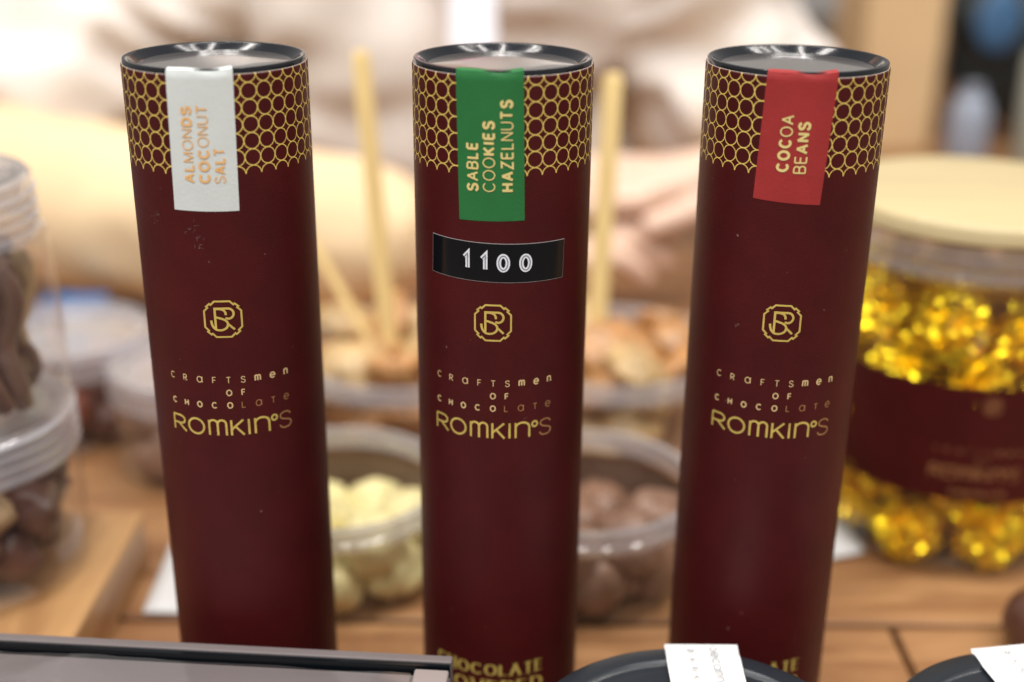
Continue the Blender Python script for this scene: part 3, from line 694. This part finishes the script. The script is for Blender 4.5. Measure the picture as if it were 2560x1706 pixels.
def hand(w_, root_i, dr, upv, side, spread=.016):
    dr = Vector(dr).normalized(); upv = Vector(upv).normalized(); sd = dr.cross(upv) * side; w_ = Vector(w_)
    palm = chain(root_i, [(tuple(w_ + dr * .035), (.034, .020)), (tuple(w_ + dr * .070), (.038, .017))])
    for k, L in enumerate((.068, .076, .071, .055)):
        o = (k - 1.5) * spread; b0 = w_ + dr * .085 + sd * o
        chain(palm, [(tuple(b0), .0105), (tuple(b0 + dr * L * .5 + upv * .004), .0095), (tuple(b0 + dr * L * .82 - upv * .010), .0085), (tuple(b0 + dr * L * 1.0 - upv * .024), .0072)])
    tb = w_ + dr * .030 - sd * .030
    chain(palm - 1, [(tuple(tb), .014), (tuple(tb + dr * .035 - sd * .016), .011), (tuple(tb + dr * .062 - sd * .018 - upv * .006), .009)])
sl = chain(che, [((PX - .19, PY + .02, .30), .065)])
el = chain(sl, [((PX - .30, PY - .06, .16), .050), ((PX - .345, PY - .19, .070), .046)])
wl = chain(el, [((PX - .20, PY - .245, .062), .042), ((PX + .02, PY - .265, .055), .027)])
hand((PX + .03, PY - .265, .052), wl, (1, -.02, .12), (0, -.35, .95), 1)
sr = chain(che, [((PX + .19, PY + .02, .30), .065)])
er = chain(sr, [((PX + .235, PY - .02, .17), .050), ((PX + .285, PY - .08, .085), .046)])
wr = chain(er, [((PX + .285, PY - .15, .090), .040), ((PX + .250, PY - .215, .105), .027)])
hand((PX + .240, PY - .225, .106), wr, (-1, -.22, -.06), (0, -.35, .95), 1)
person = skin('person', V, E_, Rr, m_skin, 2, 0)
tag(person, 'person in a cream top leaning on the table with folded forearms', 'person')
def wrinkle(a, fr, seed):
    def f(c):
        q = Vector((c.x * fr, c.y * fr, c.z * fr * 1.6)); n = noise.noise(q + Vector((seed, 0, 0)) + Vector((.9, .9, .9)) * noise.noise(q * .7))
        return a * (1 - 2 * abs(n)) * .9 + a * .4 * noise.noise(q * 2.3)
    return f
V, E_, Rr = [], [], []
pel = chain(None, [((PX, PY + .12, -.14), (.19, .14))])
che = chain(pel, [((PX, PY + .05, .06), (.185, .135)), ((PX, PY + .02, .22), (.19, .125)), ((PX, PY + .02, .32), (.13, .10))])
chain(che, [((PX, PY + .02, .385), .075)])
for s_, ex, ay in ((-1, .345, .15), (1, .285, .07)):
    chain(che, [((PX + s_ * .16, PY + .02, .31), .080), ((PX + s_ * .215, PY - .01, .25), .078), ((PX + s_ * (ex - .03), PY - ay * .4, .17), .074), ((PX + s_ * ex, PY - ay, .105), .070)])
top = skin('cream_top', V, E_, Rr, m_cream, 4, 0, wrinkle(.030, 8, 4)); top.parent = person
V, E_, Rr = [], [], []
chain(None, [((PX - .31, PY - .14, .09), .062), ((PX - .335, PY - .195, .078), .068), ((PX - .20, PY - .245, .072), .067), ((PX - .06, PY - .26, .068), .060), ((PX + .015, PY - .265, .060), .046)])
s1 = skin('tan_sleeve', V, E_, Rr, m_tan, 3, 0, wrinkle(.004, 14, 9)); s1.parent = person
V, E_, Rr = [], [], []
chain(None, [((PX + .285, PY - .06, .095), .060), ((PX + .290, PY - .11, .088), .060), ((PX + .275, PY - .17, .092), .053), ((PX + .256, PY - .205, .102), .044)])
s2 = skin('tan_sleeve', V, E_, Rr, m_tan, 3, 0, wrinkle(.004, 14, 2)); s2.parent = person
hb = MB()
o = lump('hair', m_hair, .10, .08, 3, 60, 3, (1, 1.05, .95)); C.objects.link(o); o.location = (PX, PY + .022, .655); o.parent = person
# name badge on the chest
root = empty('name_badge', (PX + .038, PY - .165, .185)); root.rotation_euler = (math.radians(-14), 0, math.radians(6))
tag(root, 'white name badge on a magenta strap hanging on the cream top', 'badge')
b = MB(); b.box(-.018, .018, -.001, .001, .000, .052); b.build('card', m_badge, root, smooth=False, bevel=.0005)
b = MB(); b.box(-.016, .016, -.0012, .0008, .0522, .175); b.build('neck_strap', m_magenta, root, smooth=False, bevel=.0004)

# ------------------------------------------------------------------ things far behind on the right
b = MB(); b.box(.50, .95, 1.66, 1.85, .0005, .19)
tag(b.build('cardboard_box', m_carton, smooth=False, bevel=.004), 'wide brown cardboard box behind the black bag', 'box')
b = MB(); b.box(.395, .485, 1.46, 1.60, .0005, .21)
tag(b.build('cardboard_box', m_carton2, smooth=False, bevel=.004), 'tall narrow light cardboard box right of the person', 'box')
bag = lump('black_bag', m_bag, .120, .18, 1.4, 70, 4, (1.1, .5, .95)); C.objects.link(bag); bag.location = (.635, 1.53, .130)
tag(bag, 'soft black bag with painted blue highlight in the top right corner', 'bag')
pt = lump('blue_highlight', m_bag_highlight, .030, .08, 1.4, 71, 3, (.85, .25, 1.25)); C.objects.link(pt); pt.parent = bag; pt.location = (-.085, -.055, .020)  # blue lump modelled in place of a highlight on the bag
b = MB(); b.lathe([(0, .0005), (.022, .0005), (.024, .004), (.023, .060), (.016, .076), (.011, .080), (.011, .090), (0, .090)], 40)
tag(b.build('pale_bottle', m_bottle, loc=(.505, 1.400, 0)), 'pale grey blue bottle below the black bag', 'bottle')
b = MB(); b.lathe([(0, .0005), (.030, .0005), (.032, .004), (.032, .125), (.029, .130), (0, .130)], 48)
tag(b.build('grey_canister', m_greenish, loc=(.580, 1.370, 0)), 'grey green canister at the right edge beside the pale bottle', 'canister')
